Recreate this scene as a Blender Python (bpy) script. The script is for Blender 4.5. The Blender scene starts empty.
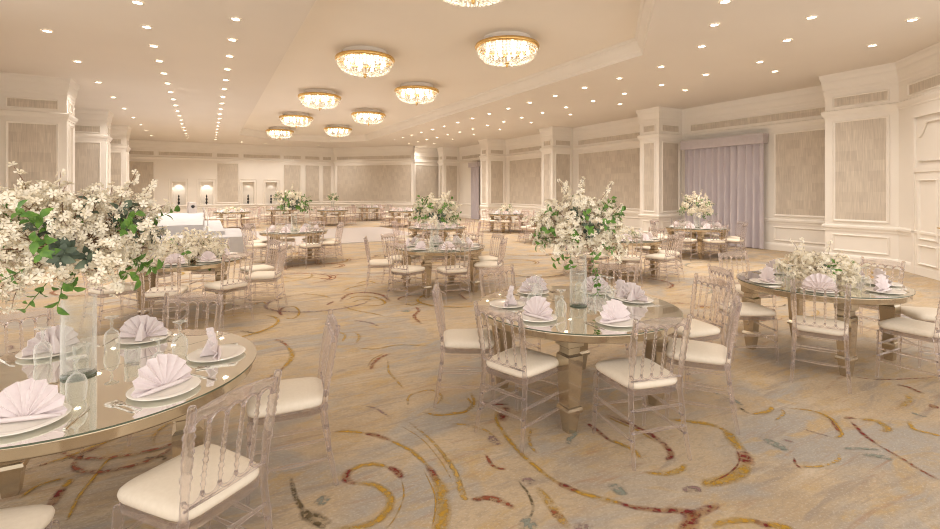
import bpy, math, random, itertools
from mathutils import Vector, Matrix, Quaternion
random.seed(7)
D = bpy.data; SC = bpy.context.scene; COL = SC.collection
PI = math.pi
def R(a): return math.radians(a)
TH = math.atan(263/480); CAMH = 1.7

# ------------------------------------------------------------------ mesh builder
class MB:
    def __init__(s): s.v=[]; s.f=[]; s.m=[]; s.s=[]; s.uv={}; s.attr={}
    def add(s, vs, fs, mi=0, smooth=False, uvs=None):
        o=len(s.v); s.v+= [tuple(v) for v in vs]
        for k,f in enumerate(fs):
            if uvs is not None: s.uv[len(s.f)]=uvs[k]
            s.f.append(tuple(i+o for i in f)); s.m.append(mi); s.s.append(smooth)
        return o
    def box(s, x0,x1,y0,y1,z0,z1, mi=0, M=None):
        vs=[Vector((x,y,z)) for z in (z0,z1) for y in (y0,y1) for x in (x0,x1)]
        if M is not None: vs=[M@v for v in vs]
        s.add(vs,[(0,2,3,1),(4,5,7,6),(0,1,5,4),(2,6,7,3),(0,4,6,2),(1,3,7,5)],mi)
    def frus(s, secs, mi=0, M=None):            # square sections [(z,half)]
        vs=[];fs=[]
        for z,h in secs:
            for a,b in ((-1,-1),(1,-1),(1,1),(-1,1)): vs.append(Vector((a*h,b*h,z)))
        n=len(secs)
        for i in range(n-1):
            for k in range(4): fs.append((i*4+k,i*4+(k+1)%4,i*4+4+(k+1)%4,i*4+4+k))
        fs.append((3,2,1,0)); fs.append(tuple(range((n-1)*4,n*4)))
        if M is not None: vs=[M@v for v in vs]
        s.add(vs,fs,mi)
    def tube(s, pts, rad, seg=8, mi=0, cap=True, smooth=True, closed=False):
        pts=[Vector(p) for p in pts]; n=len(pts)
        if not hasattr(rad,'__len__'): rad=[rad]*n
        vs=[];fs=[]
        t0=(pts[1]-pts[0]).normalized()
        up=Vector((0,0,1)) if abs(t0.z)<.9 else Vector((1,0,0))
        nx=t0.cross(up).normalized()
        for i in range(n):
            a=pts[i-1] if (i>0 or closed) else pts[i]; b=pts[(i+1)%n] if (i<n-1 or closed) else pts[i]
            t=(b-a).normalized()
            nx=(nx-t*nx.dot(t)).normalized(); ny=t.cross(nx)
            for k in range(seg):
                an=2*PI*k/seg; vs.append(pts[i]+(nx*math.cos(an)+ny*math.sin(an))*rad[i])
        for i in range(n if closed else n-1):
            j=(i+1)%n
            for k in range(seg): fs.append((i*seg+k,i*seg+(k+1)%seg,j*seg+(k+1)%seg,j*seg+k))
        if cap and not closed:
            fs.append(tuple(range(seg-1,-1,-1))); fs.append(tuple(range((n-1)*seg,n*seg)))
        s.add(vs,fs,mi,smooth)
    def lathe(s, prof, seg=24, mi=0, smooth=True, o=(0,0,0), mis=None):
        vs=[];o=Vector(o)
        for r,z in prof:
            for k in range(seg):
                a=2*PI*k/seg; vs.append(o+Vector((r*math.cos(a),r*math.sin(a),z)))
        base=len(s.v); s.v+=[tuple(v) for v in vs]
        for i in range(len(prof)-1):
            for k in range(seg):
                a,b=i*seg+k,i*seg+(k+1)%seg
                s.f.append((base+a,base+b,base+b+seg,base+a+seg)); s.m.append(mis[i] if mis else mi); s.s.append(smooth)
    def mesh(s, name, mats):
        me=D.meshes.new(name); me.from_pydata(s.v,[],s.f)
        if not isinstance(mats,(list,tuple)): mats=[mats]
        for m in mats: me.materials.append(m)
        me.polygons.foreach_set('material_index',s.m); me.polygons.foreach_set('use_smooth',s.s)
        if s.uv:
            ul=me.uv_layers.new(name='UVMap')
            for p in me.polygons:
                if p.index in s.uv:
                    for li,u in zip(p.loop_indices,s.uv[p.index]): ul.data[li].uv=u
        if s.attr:
            at=me.attributes.new('edge','FLOAT','POINT')
            at.data.foreach_set('value',[s.attr.get(i,0.0) for i in range(len(s.v))])
        me.update(); return me
    def build(s, name, mats, parent=None): return ob(name, s.mesh(name,mats), parent)

def ob(name, me, parent=None, M=None):
    o=D.objects.new(name, me); COL.objects.link(o)
    if parent is not None: o.parent=parent
    if M is not None: o.matrix_local=M
    return o
def tag(o, label, cat, group=None):
    o['label']=label; o['category']=cat
    if group: o['group']=group
    return o
def thing(name, label, cat, loc=(0,0,0), rz=0, group=None):
    o=D.objects.new(name,None); COL.objects.link(o); o.empty_display_size=.1
    o.location=loc; o.rotation_euler=(0,0,rz)
    return tag(o,label,cat,group)
def struct(o): o['kind']='structure'; return o
ORD=['first','second','third','fourth','fifth','sixth','seventh','eighth','ninth','tenth','eleventh','twelfth','thirteenth','fourteenth','fifteenth','sixteenth','seventeenth','eighteenth','nineteenth','twentieth','twenty-first','twenty-second']

# ------------------------------------------------------------------ materials
def mat(name, col, rough=.5, metal=0, spec=.5, **k):
    m=D.materials.new(name); m.use_nodes=True; b=m.node_tree.nodes['Principled BSDF']
    b.inputs['Base Color'].default_value=(*col,1); b.inputs['Roughness'].default_value=rough
    b.inputs['Metallic'].default_value=metal; b.inputs['Specular IOR Level'].default_value=spec
    for q,v in k.items(): b.inputs[q.replace('_',' ')].default_value=v
    return m
def nodes(m): return m.node_tree.nodes, m.node_tree.links
def noisy(name, c1, c2, scale, rough=.6, detail=4, bump=0, coord='Object', stretch=None, spec=.4):
    m=mat(name,c1,rough,spec=spec); N,L=nodes(m); b=N['Principled BSDF']
    tc=N.new('ShaderNodeTexCoord'); mp=N.new('ShaderNodeMapping'); nz=N.new('ShaderNodeTexNoise'); cr=N.new('ShaderNodeValToRGB')
    L.new(tc.outputs[coord],mp.inputs[0]); L.new(mp.outputs[0],nz.inputs['Vector']); L.new(nz.outputs['Fac'],cr.inputs[0]); L.new(cr.outputs[0],b.inputs['Base Color'])
    if stretch: mp.inputs['Scale'].default_value=stretch
    nz.inputs['Scale'].default_value=scale; nz.inputs['Detail'].default_value=detail
    cr.color_ramp.elements[0].position=.35; cr.color_ramp.elements[1].position=.65
    cr.color_ramp.elements[0].color=(*c1,1); cr.color_ramp.elements[1].color=(*c2,1)
    if bump:
        bp=N.new('ShaderNodeBump'); bp.inputs['Strength'].default_value=bump; L.new(nz.outputs['Fac'],bp.inputs['Height']); L.new(bp.outputs[0],b.inputs['Normal'])
    return m
def clear(name, tint, body, a0, a1, powr=1.6, rough=.12, refr=0):
    """clear plastic / glass: transparent seen face on, bright body colour and gloss at the rims"""
    m=D.materials.new(name); m.use_nodes=True; N,L=nodes(m); b=N['Principled BSDF']
    b.inputs['Base Color'].default_value=(*body,1); b.inputs['Roughness'].default_value=rough; b.inputs['Specular IOR Level'].default_value=.8
    tr=N.new('ShaderNodeBsdfTransparent'); tr.inputs[0].default_value=(*tint,1)
    if refr:
        gl=N.new('ShaderNodeBsdfGlass'); gl.inputs['Color'].default_value=(*tint,1); gl.inputs['Roughness'].default_value=0; gl.inputs['IOR'].default_value=1.28
        m0=N.new('ShaderNodeMixShader'); m0.inputs[0].default_value=refr; L.new(tr.outputs[0],m0.inputs[1]); L.new(gl.outputs[0],m0.inputs[2]); tr=m0
    lw=N.new('ShaderNodeLayerWeight'); lw.inputs[0].default_value=.5
    pw=N.new('ShaderNodeMath'); pw.operation='POWER'; pw.inputs[1].default_value=powr; L.new(lw.outputs['Facing'],pw.inputs[0])
    ma=N.new('ShaderNodeMath'); ma.operation='MULTIPLY_ADD'; ma.inputs[1].default_value=a1-a0; ma.inputs[2].default_value=a0; L.new(pw.outputs[0],ma.inputs[0])
    mx=N.new('ShaderNodeMixShader'); L.new(ma.outputs[0],mx.inputs[0]); L.new(tr.outputs[0],mx.inputs[1]); L.new(b.outputs[0],mx.inputs[2])
    L.new(mx.outputs[0],N['Material Output'].inputs[0]); return m
def emit(name,col,st):
    m=mat(name,col); b=m.node_tree.nodes['Principled BSDF']; b.inputs['Emission Color'].default_value=(*col,1); b.inputs['Emission Strength'].default_value=st; return m

CREAM=noisy('cream_paint',(.83,.78,.71),(.85,.80,.73),1.5,.55)
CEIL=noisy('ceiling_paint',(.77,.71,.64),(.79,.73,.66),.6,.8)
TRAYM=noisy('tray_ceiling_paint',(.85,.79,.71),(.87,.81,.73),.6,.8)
ACR=clear('clear_acrylic',(.975,.955,.95),(.70,.615,.60),.04,.80,2.8,.03,.6); ACRF=clear('far_acrylic',(.97,.93,.92),(.76,.67,.635),.14,.75,1.8,.08)
GLASS=clear('clear_glass',(.97,.98,.96),(.97,.96,.92),.09,.75,1.6,.04)
VGLASS=clear('vase_glass',(.98,.985,.975),(.95,.95,.92),.03,.62,2.0,.02)
SEAT=noisy('cream_seat_fabric',(.80,.71,.58),(.84,.75,.62),60,.8,bump=.05)
MIRROR=mat('mirror_top',(.88,.87,.80),.02,1)
EDGE=mat('glass_edge_green',(.10,.12,.08),.15,0,.8)
CHAMP=noisy('champagne_mirror',(.52,.44,.32),(.60,.51,.38),3,.16); CHAMP.node_tree.nodes['Principled BSDF'].inputs['Metallic'].default_value=.85
PLATE=mat('white_porcelain',(.90,.86,.79),.12)
NAPK=noisy('lilac_linen',(.80,.72,.72),(.84,.76,.76),40,.85)
SILVER=mat('silver_cutlery',(.72,.68,.62),.14,1)
PETAL=noisy('cream_petal',(.92,.83,.64),(.96,.90,.77),30,.6)
TWIG=mat('brown_twig',(.22,.12,.07),.8)
LEAF=noisy('green_leaf',(.07,.18,.03),(.17,.32,.05),25,.45)
DLEAF=noisy('dark_leaf',(.07,.10,.07),(.13,.17,.11),25,.5)
GOLD=mat('polished_gold',(.80,.55,.22),.22,1)
BLACK=mat('black_lacquer',(.02,.018,.016),.35)
WHITE=noisy('white_cloth',(.42,.40,.395),(.46,.44,.43),4,.85)
LINO=mat('white_dance_floor',(.68,.63,.61),.22)
CURT=noisy('lilac_grey_curtain',(.55,.50,.53),(.60,.55,.57),8,.85,stretch=(1,1,.2))
PELM=noisy('grey_pelmet',(.52,.47,.48),(.56,.51,.52),8,.8)
LAMPG=emit('lamp_glow',(1,.93,.82),12)
BULB=emit('bulb_glow',(1,.90,.76),7)
RINGM=mat('lamp_ring',(.80,.72,.60),.3)
CRYS=clear('crystal',(.99,.98,.95),(.97,.94,.88),.40,.9,1.0,.05)
GREYB=mat('grey_box',(.52,.47,.44),.5)

def wallpaper():
    m=mat('striated_wallpaper',(.6,.52,.42),.75,spec=.3); N,L=nodes(m); b=N['Principled BSDF']
    uv=N.new('ShaderNodeUVMap'); uv.uv_map='UVMap'
    br=N.new('ShaderNodeTexBrick'); br.offset=.5; L.new(uv.outputs[0],br.inputs[0])
    br.inputs['Color1'].default_value=(.57,.50,.42,1); br.inputs['Color2'].default_value=(.64,.57,.48,1); br.inputs['Mortar'].default_value=(.60,.535,.45,1)
    br.inputs['Scale'].default_value=1; br.inputs['Brick Width'].default_value=.21; br.inputs['Row Height'].default_value=.24; br.inputs['Mortar Size'].default_value=.002
    mp=N.new('ShaderNodeMapping'); mp.inputs['Scale'].default_value=(60,2.5,1); L.new(uv.outputs[0],mp.inputs[0])
    nz=N.new('ShaderNodeTexNoise'); nz.inputs['Scale'].default_value=1; nz.inputs['Detail'].default_value=3; L.new(mp.outputs[0],nz.inputs['Vector'])
    mr=N.new('ShaderNodeMapRange'); mr.inputs['From Min'].default_value=.3; mr.inputs['From Max'].default_value=.7; mr.inputs['To Min'].default_value=.86; mr.inputs['To Max'].default_value=1.12; L.new(nz.outputs['Fac'],mr.inputs[0])
    mx=N.new('ShaderNodeMix'); mx.data_type='RGBA'; mx.blend_type='MULTIPLY'; mx.inputs[0].default_value=1
    L.new(br.outputs['Color'],mx.inputs[6]); L.new(mr.outputs[0],mx.inputs[7]); L.new(mx.outputs[2],b.inputs['Base Color']); return m
PAPER=wallpaper()

def carpet(name, stroke=None):
    """mottled carpet; with a stroke colour it is the woven scroll, worn through by noise"""
    m=mat(name,(.6,.5,.36),.95,spec=.15); N,L=nodes(m); b=N['Principled BSDF']
    geo=N.new('ShaderNodeNewGeometry')
    def noise(scale,detail,stretch=(1,1,1),rot=0,dist=0):
        mp=N.new('ShaderNodeMapping'); mp.inputs['Scale'].default_value=stretch; mp.inputs['Rotation'].default_value=(0,0,rot)
        L.new(geo.outputs['Position'],mp.inputs[0]); nz=N.new('ShaderNodeTexNoise'); nz.inputs['Scale'].default_value=scale; nz.inputs['Detail'].default_value=detail
        nz.inputs['Distortion'].default_value=dist; nz.inputs['Roughness'].default_value=.62
        L.new(mp.outputs[0],nz.inputs['Vector']); return nz.outputs['Fac']
    def ramp(src,a,c):
        r=N.new('ShaderNodeMapRange'); r.inputs['From Min'].default_value=a; r.inputs['From Max'].default_value=c; L.new(src,r.inputs[0]); return r.outputs[0]
    def mix(fac,c1,c2,blend='MIX'):
        x=N.new('ShaderNodeMix'); x.data_type='RGBA'; x.blend_type=blend
        if isinstance(fac,float): x.inputs[0].default_value=fac
        else: L.new(fac,x.inputs[0])
        for i,c in ((6,c1),(7,c2)):
            if isinstance(c,tuple): x.inputs[i].default_value=(*c,1)
            else: L.new(c,x.inputs[i])
        return x.outputs[2]
    def mul(a,k):
        x=N.new('ShaderNodeMath'); x.operation='MULTIPLY'; L.new(a,x.inputs[0])
        if isinstance(k,float): x.inputs[1].default_value=k
        else: L.new(k,x.inputs[1])
        return x.outputs[0]
    c=mix(ramp(noise(1.1,5,dist=.6),.38,.66),(.49,.37,.24),(.58,.455,.31))
    c=mix(mul(ramp(noise(.75,6,(1,1.6,1),.5,1.0),.46,.60),.88),c,(.39,.36,.325))           # grey-blue blotches
    c=mix(mul(ramp(noise(1.7,6,(1,2.2,1),.9,1.2),.52,.64),.70),c,(.54,.37,.17))           # golden blotches
    c=mix(mul(ramp(noise(2.6,7,(.6,3.2,1),2.5,.8),.54,.66),.65),c,(.31,.26,.22))           # brush streaks
    c=mix(mul(ramp(noise(1.5,6,(.5,4.0,1),.75,.8),.56,.70),.55),c,(.64,.55,.43))
    c=mix(mul(ramp(noise(3.2,6,(.45,4.5,1),1.2,.8),.58,.70),.60),c,(.38,.22,.13))
    c=mix(mul(ramp(noise(9,5,(1,2.0,1),.6,1.2),.50,.64),.45),c,(.37,.30,.22)); c=mix(mul(ramp(noise(38,4,(1,1.8,1),.6),.50,.66),.42),c,(.36,.29,.21)); c=mix(mul(ramp(noise(52,3,(1,1.6,1),1.0),.54,.68),.40),c,(.70,.62,.50))
    if stroke:
        w=ramp(noise(26,5),.40,.56); w2=ramp(noise(7,5),.28,.46)
        at=N.new('ShaderNodeAttribute'); at.attribute_name='edge'
        e=ramp(at.outputs['Fac'],.0,.95)
        mx=N.new('ShaderNodeMath'); mx.operation='MAXIMUM'; L.new(mul(w,.95),mx.inputs[0]); mx.inputs[1].default_value=stroke[2]
        mask=mul(mul(mx.outputs[0],w2),e); c=mix(w,stroke[1],stroke[0])
    c=mix(mul(ramp(noise(190,2),.35,.65),.30),c,mix(1.0,c,(.72,.72,.72),'MULTIPLY'))
    L.new(c,b.inputs['Base Color'])
    if stroke:
        tr=N.new('ShaderNodeBsdfTransparent'); ms=N.new('ShaderNodeMixShader'); L.new(mask,ms.inputs[0]); L.new(tr.outputs[0],ms.inputs[1]); L.new(b.outputs[0],ms.inputs[2]); L.new(ms.outputs[0],N['Material Output'].inputs[0])
    bp=N.new('ShaderNodeBump'); bp.inputs['Strength'].default_value=.25; bp.inputs['Distance'].default_value=.004; L.new(noise(260,2),bp.inputs['Height']); L.new(bp.outputs[0],b.inputs['Normal'])
    return m
SK=dict(g=((.50,.29,.04),(.56,.37,.10),.55), g2=((.52,.33,.09),(.58,.41,.17),.25), r=((.20,.03,.03),(.44,.24,.09),.5), r2=((.30,.09,.05),(.48,.30,.14),.3),
        d=((.15,.11,.06),(.34,.27,.16),.25), p=((.30,.19,.18),(.46,.37,.30),.15), b=((.27,.29,.24),(.42,.40,.34),.2))
SKN=list(SK)
CARPETS=[carpet('carpet')]+[carpet('carpet_scroll_'+k,SK[k]) for k in SKN]

# ------------------------------------------------------------------ floor with woven scrolls
def ribbon(mb, pts, w, mi, z):
    P=[Vector((x,y)) for x,y in pts]; Q=[]
    if w>.06 and sum((a-b).length for a,b in zip(P,P[1:]))<w*5: P=[P[0],P[-1]]
    n=len(P)
    if n==2: P=[P[0],(P[0]+P[1])/2,P[1]]; n=3
    ext=[2*P[0]-P[1]]+P+[2*P[-1]-P[-2]]
    for i in range(1,n):
        p0,p1,p2,p3=ext[i-1],ext[i],ext[i+1],ext[i+2]
        for k in range(7):
            t=k/7; Q.append(.5*((2*p1)+(p2-p0)*t+(2*p0-5*p1+4*p2-p3)*t*t+(3*p1-p0-3*p2+p3)*t**3))
    Q.append(P[-1]); m=len(Q); vs=[];fs=[];ed=[]
    for i,q in enumerate(Q):
        t=(Q[min(i+1,m-1)]-Q[max(i-1,0)]); t.normalize(); nn=Vector((-t.y,t.x))
        f=i/(m-1); hw=w*.52*(.35+.65*math.sin(PI*min(1,max(0,.06+.88*f)))**.5)
        for j in (-1.15,-.3,.3,1.15):
            p=q+nn*hw*j; vs.append((p.x,p.y,z)); ed.append((0 if abs(j)>1 else 1)*min(1,6*min(f,1-f)+.1))
    for i in range(m-1):
        for j in range(3): fs.append((i*4+j,i*4+j+1,i*4+5+j,i*4+4+j))
    o=mb.add(vs,fs,mi)
    for i,e in enumerate(ed): mb.attr[o+i]=e
STROKES = [
([(0.79,3.43),(0.89,3.38),(0.97,3.31)],0.045,'g'),
([(0.97,3.31),(1.03,3.24),(1.1,3.13)],0.05,'r'),
([(1.09,3.14),(1.17,2.94),(1.2,2.72)],0.04,'g'),
([(1.2,2.74),(1.19,2.64),(1.18,2.54)],0.05,'r'),
([(1.19,2.62),(1.17,2.47),(1.11,2.32),(1.03,2.19),(0.96,2.09)],0.085,'g'),
([(1.16,2.71),(1.12,2.46),(1.06,2.32),(0.99,2.21)],0.012,'g'),
([(0.76,2.76),(0.72,2.83),(0.74,2.89),(0.79,2.92)],0.06,'r'),
([(0.76,2.9),(0.83,2.93),(0.92,2.9),(0.98,2.82)],0.05,'g'),
([(0.98,2.84),(1.01,2.76),(1.01,2.68)],0.055,'r'),
([(1.01,2.69),(0.96,2.52),(0.86,2.38),(0.79,2.32)],0.012,'g'),
([(0.74,2.77),(0.82,2.73),(0.87,2.66),(0.89,2.55),(0.85,2.46),(0.77,2.4),(0.68,2.4),(0.55,2.45)],0.055,'g'),
([(0.44,3.01),(0.43,2.87),(0.44,2.72),(0.48,2.56),(0.52,2.47)],0.035,'d'),
([(0.44,2.66),(0.48,2.56),(0.54,2.48)],0.09,'d'),
([(1.3,3.33),(1.34,2.99),(1.33,2.72),(1.3,2.51),(1.25,2.31)],0.03,'g2'),
([(1.23,3.29),(1.29,3.04),(1.29,2.75),(1.26,2.51)],0.012,'g2'),
([(0.53,2.73),(0.54,2.64),(0.58,2.67)],0.09,'b'),
([(1.39,3.56),(1.48,3.74),(1.68,3.75),(1.69,3.56),(1.51,3.44)],0.03,'g2'),
([(1.95,3.55),(1.88,3.36),(1.74,3.26),(1.55,3.3),(1.45,3.41)],0.04,'g'),
([(1.1,3.72),(1.16,3.63),(1.2,3.46)],0.03,'p'),
([(1.27,2.31),(1.34,2.3),(1.4,2.22)],0.035,'r2'),
([(2.07,3.18),(1.99,3.12),(1.9,2.99)],0.085,'r'),
([(1.97,3.16),(1.88,3.02),(1.82,2.81),(1.78,2.53),(1.78,2.28),(1.8,2.18)],0.04,'g'),
([(1.79,2.21),(1.81,2.15),(1.84,2.08)],0.05,'r'),
([(1.82,2.11),(1.89,2.0),(1.98,1.89)],0.05,'g'),
([(1.96,1.91),(2.03,1.82),(2.12,1.75),(2.19,1.7)],0.045,'r'),
([(1.91,3.38),(2.01,3.26),(2.11,3.2)],0.04,'r'),
([(1.88,3.49),(1.85,3.36),(1.74,3.26),(1.6,3.31)],0.035,'g'),
([(1.53,3.17),(1.66,3.06),(1.73,2.94),(1.75,2.82)],0.035,'g2'),
([(1.72,2.86),(1.71,2.78),(1.71,2.72)],0.07,'p'),
([(1.58,2.68),(1.55,2.53),(1.6,2.46)],0.03,'r2'),
([(1.64,2.34),(1.67,2.27)],0.07,'p'),
([(1.28,2.3),(1.37,2.28),(1.42,2.21),(1.44,2.14)],0.05,'r2'),
([(1.6,2.33),(1.58,2.2),(1.53,2.09),(1.46,2.03)],0.02,'d'),
([(1.66,2.23),(1.64,2.11),(1.61,1.97),(1.6,1.88)],0.06,'g2'),
([(1.61,2.04),(1.61,1.95)],0.05,'r2'),
([(1.62,1.87),(1.68,1.86),(1.71,1.82)],0.08,'p'),
([(2.66,2.7),(2.71,2.48),(2.71,2.29),(2.66,2.14),(2.61,2.08),(2.52,2.06)],0.05,'r'),
([(2.64,2.68),(2.65,2.58),(2.68,2.4),(2.66,2.22)],0.03,'g'),
([(2.61,1.97),(2.53,1.95),(2.42,1.96),(2.31,2.03)],0.05,'g'),
([(2.44,2.67),(2.43,2.58),(2.4,2.39)],0.04,'r'),
([(2.41,2.42),(2.44,2.32),(2.45,2.23),(2.41,2.15)],0.045,'g'),
([(2.3,2.61),(2.19,2.56),(2.11,2.5)],0.05,'b'),
([(2.03,2.8),(1.91,2.65),(1.87,2.52)],0.03,'g2'),
([(2.06,2.05),(2.09,2.0),(2.04,1.93)],0.08,'b'),
([(1.34,2.86),(1.32,2.61),(1.25,2.37),(1.26,2.32)],0.04,'g2'),
([(1.42,2.05),(1.46,2.01),(1.46,1.96)],0.12,'b'),
([(2.37,1.8),(2.44,1.79),(2.46,1.75)],0.05,'p'),
([(3.0,2.43),(3.12,2.32),(3.21,2.22),(3.23,2.1)],0.06,'g'),
([(3.23,2.12),(3.18,2.01),(3.05,1.88)],0.085,'g'),
([(3.07,1.9),(3.02,1.83),(2.94,1.78)],0.1,'r'),
([(2.96,1.79),(2.8,1.75),(2.64,1.76),(2.5,1.8)],0.09,'g'),
([(3.07,1.94),(2.93,1.83),(2.73,1.78),(2.55,1.78)],0.012,'r'),
([(2.15,1.75),(2.21,1.69),(2.28,1.63)],0.06,'r'),
([(2.18,1.64),(2.26,1.64),(2.34,1.64),(2.44,1.63)],0.06,'r'),
([(2.26,1.66),(2.19,1.64),(2.1,1.6),(2.03,1.55)],0.08,'r'),
([(2.24,1.54),(2.34,1.53),(2.43,1.49),(2.49,1.44)],0.05,'g'),
([(2.46,1.46),(2.49,1.42),(2.5,1.39)],0.06,'r'),
([(2.5,1.42),(2.55,1.37),(2.58,1.32)],0.06,'g'),
([(2.36,1.8),(2.43,1.79),(2.46,1.75)],0.06,'p'),
([(4.16,1.79),(4.22,1.79),(4.25,1.75)],0.04,'r'),
([(4.16,1.75),(4.02,1.62),(3.93,1.5)],0.035,'r'),
([(3.94,1.51),(3.87,1.36),(3.8,1.23),(3.77,1.14)],0.03,'r2'),
([(4.25,1.74),(4.33,1.68),(4.3,1.6),(4.22,1.56),(4.18,1.6)],0.06,'g'),
([(3.97,2.11),(4.1,1.98),(4.09,1.86),(4.0,1.77),(3.88,1.69),(3.77,1.69)],0.035,'g'),
([(4.09,1.87),(4.0,1.79),(3.9,1.71)],0.03,'r2'),
([(3.62,2.17),(3.79,2.14),(3.91,2.17)],0.045,'g'),
([(3.92,2.11),(3.85,2.06),(3.69,2.03)],0.03,'g2'),
([(3.28,1.69),(3.22,1.65),(3.18,1.6)],0.02,'r'),
([(3.2,1.62),(3.31,1.56),(3.49,1.54),(3.59,1.58)],0.025,'g2'),
([(3.73,1.86),(3.75,1.79),(3.77,1.7)],0.03,'p'),
([(3.35,1.92),(3.28,1.84),(3.33,1.75)],0.08,'b'),
([(3.67,1.6),(3.79,1.53),(3.87,1.47)],0.03,'b'),
([(3.7,1.5),(3.78,1.43),(3.79,1.37)],0.06,'b'),
([(3.44,1.85),(3.48,1.79)],0.04,'p'),
([(5.29,1.89),(5.32,1.83),(5.26,1.7)],0.05,'r2'),
([(5.13,1.77),(4.99,1.7),(4.71,1.68)],0.05,'g2'),
([(5.01,1.59),(5.03,1.53)],0.09,'r'),
([(4.55,1.55),(4.42,1.48),(4.45,1.38),(4.45,1.35)],0.04,'g'),
([(3.74,2.57),(3.75,2.42),(3.72,2.29)],0.05,'b'),
([(3.66,2.29),(3.62,2.18)],0.03,'d'),
([(4.73,1.61),(4.74,1.51)],0.04,'b'),
([(5.15,2.18),(5.34,2.0),(5.85,1.78)],0.02,'r2'),
([(1.77,7.38),(2.02,7.85),(2.32,7.89),(2.5,7.55),(2.47,7.06)],0.08,'r2'),
([(1.88,7.47),(2.1,7.64),(2.34,7.51),(2.38,7.04),(2.2,6.9),(1.94,7.04)],0.06,'g'),
([(1.94,7.28),(2.13,7.4),(2.26,7.26)],0.05,'g'),
([(1.76,7.17),(1.83,6.81),(2.02,6.47),(2.11,6.25)],0.05,'g2'),
([(0.89,6.97),(0.9,7.26),(1.01,7.49)],0.06,'r'),
([(1.01,7.49),(1.13,7.38),(1.13,7.01),(1.01,6.73),(0.9,6.83)],0.04,'g'),
([(0.67,5.9),(0.74,5.75),(0.78,5.51)],0.05,'r2'),
([(0.77,5.57),(0.78,5.3),(0.73,5.08),(0.63,4.88)],0.06,'g'),
([(0.65,4.91),(0.57,4.79),(0.5,4.72)],0.05,'r'),
([(1.36,4.44),(1.44,4.61),(1.55,4.73),(1.68,4.8)],0.05,'r2'),
([(1.36,4.54),(1.47,4.72),(1.63,4.83)],0.02,'g'),
([(1.59,4.62),(1.5,4.32),(1.49,4.1),(1.48,3.89)],0.03,'g2'),
([(1.42,5.15),(1.59,5.01),(1.86,5.02),(2.19,4.78)],0.03,'g2'),
([(2.69,6.57),(2.63,6.31),(2.46,6.06),(2.4,5.66)],0.06,'r2'),
([(2.61,6.81),(2.69,6.67),(2.91,6.82)],0.05,'g'),
([(1.56,5.73),(1.56,5.54),(1.46,5.3)],0.04,'g2'),
([(1.38,5.83),(1.43,5.67),(1.33,5.42)],0.04,'g2'),
([(1.68,6.24),(1.82,6.09),(1.89,5.83)],0.06,'p'),
([(2.42,6.43),(2.51,6.33)],0.12,'b'),
([(1.56,7.29),(1.71,7.48)],0.06,'r'),
([(1.38,8.28),(1.61,8.03),(1.72,7.73)],0.06,'g2'),
([(3.64,7.04),(3.54,6.56)],0.05,'r2'),
([(0.35,6.46),(0.47,6.3),(0.55,6.22)],0.05,'d'),
([(0.58,7.82),(0.74,7.94),(0.8,7.7)],0.05,'g'),
([(2.39,8.69),(2.66,8.86),(2.74,8.44)],0.06,'g'),
([(1.92,9.6),(2.13,9.31)],0.1,'r2'),
([(-1.09,3.79),(-1.0,3.84),(-0.9,3.88)],0.03,'d'),
([(-0.91,3.88),(-0.87,3.88)],0.04,'r'),
([(-0.89,3.89),(-0.78,3.92),(-0.64,4.01),(-0.53,4.05)],0.045,'g'),
([(-0.63,3.14),(-0.63,3.27),(-0.62,3.41),(-0.59,3.55),(-0.55,3.74),(-0.48,3.8)],0.025,'g'),
([(-0.91,3.51),(-0.85,3.62),(-0.73,3.64)],0.03,'g'),
([(-0.7,3.61),(-0.72,3.52)],0.05,'g'),
([(-0.72,3.53),(-0.73,3.44),(-0.74,3.34)],0.06,'r'),
([(-0.82,3.85),(-0.73,3.91),(-0.63,3.96)],0.012,'d'),
([(-0.36,3.67),(-0.23,3.62),(-0.25,3.58)],0.03,'d'),
]

fl=MB(); fl.attr[0]=0.0
fl.add([(-6,-1.5,0),(16,-1.5,0),(16,33,0),(-6,33,0)],[(0,1,2,3)],0)
for i,(pts,w,c) in enumerate(STROKES): ribbon(fl,pts,w,1+SKN.index(c),.0006+.00004*i)
rs=random.Random(5)
for i in range(230):                                   # scrolls across the rest of the carpet
    x,y=rs.uniform(-2.5,13),3.8+26*rs.random()**1.5
    if y<8 and 0<x<5 and rs.random()<.6: continue
    r0=rs.uniform(.25,1.1)*(1 if y>5.5 else .5); a0=rs.uniform(0,2*PI); sw=rs.uniform(1.2,5.5)*rs.choice((-1,1)); c=rs.choice(['g','g','g2','g2','r2','r2','p','b','d'])
    sh=rs.uniform(.1,.65); n=9
    pts=[(x+r0*(1-sh*k/n)*math.cos(a0+sw*k/n),y+.8*r0*(1-sh*k/n)*math.sin(a0+sw*k/n)) for k in range(n)]
    ribbon(fl,pts,rs.uniform(.04,.08)*(1 if y>5.5 else .6),1+SKN.index(c),.005+.00003*i)
    if rs.random()<.4: ribbon(fl,[(px+(px-x)*.12,py+(py-y)*.12) for px,py in pts],.03,1+SKN.index('r2'),.0099)
struct(fl.build('floor',CARPETS))

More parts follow.
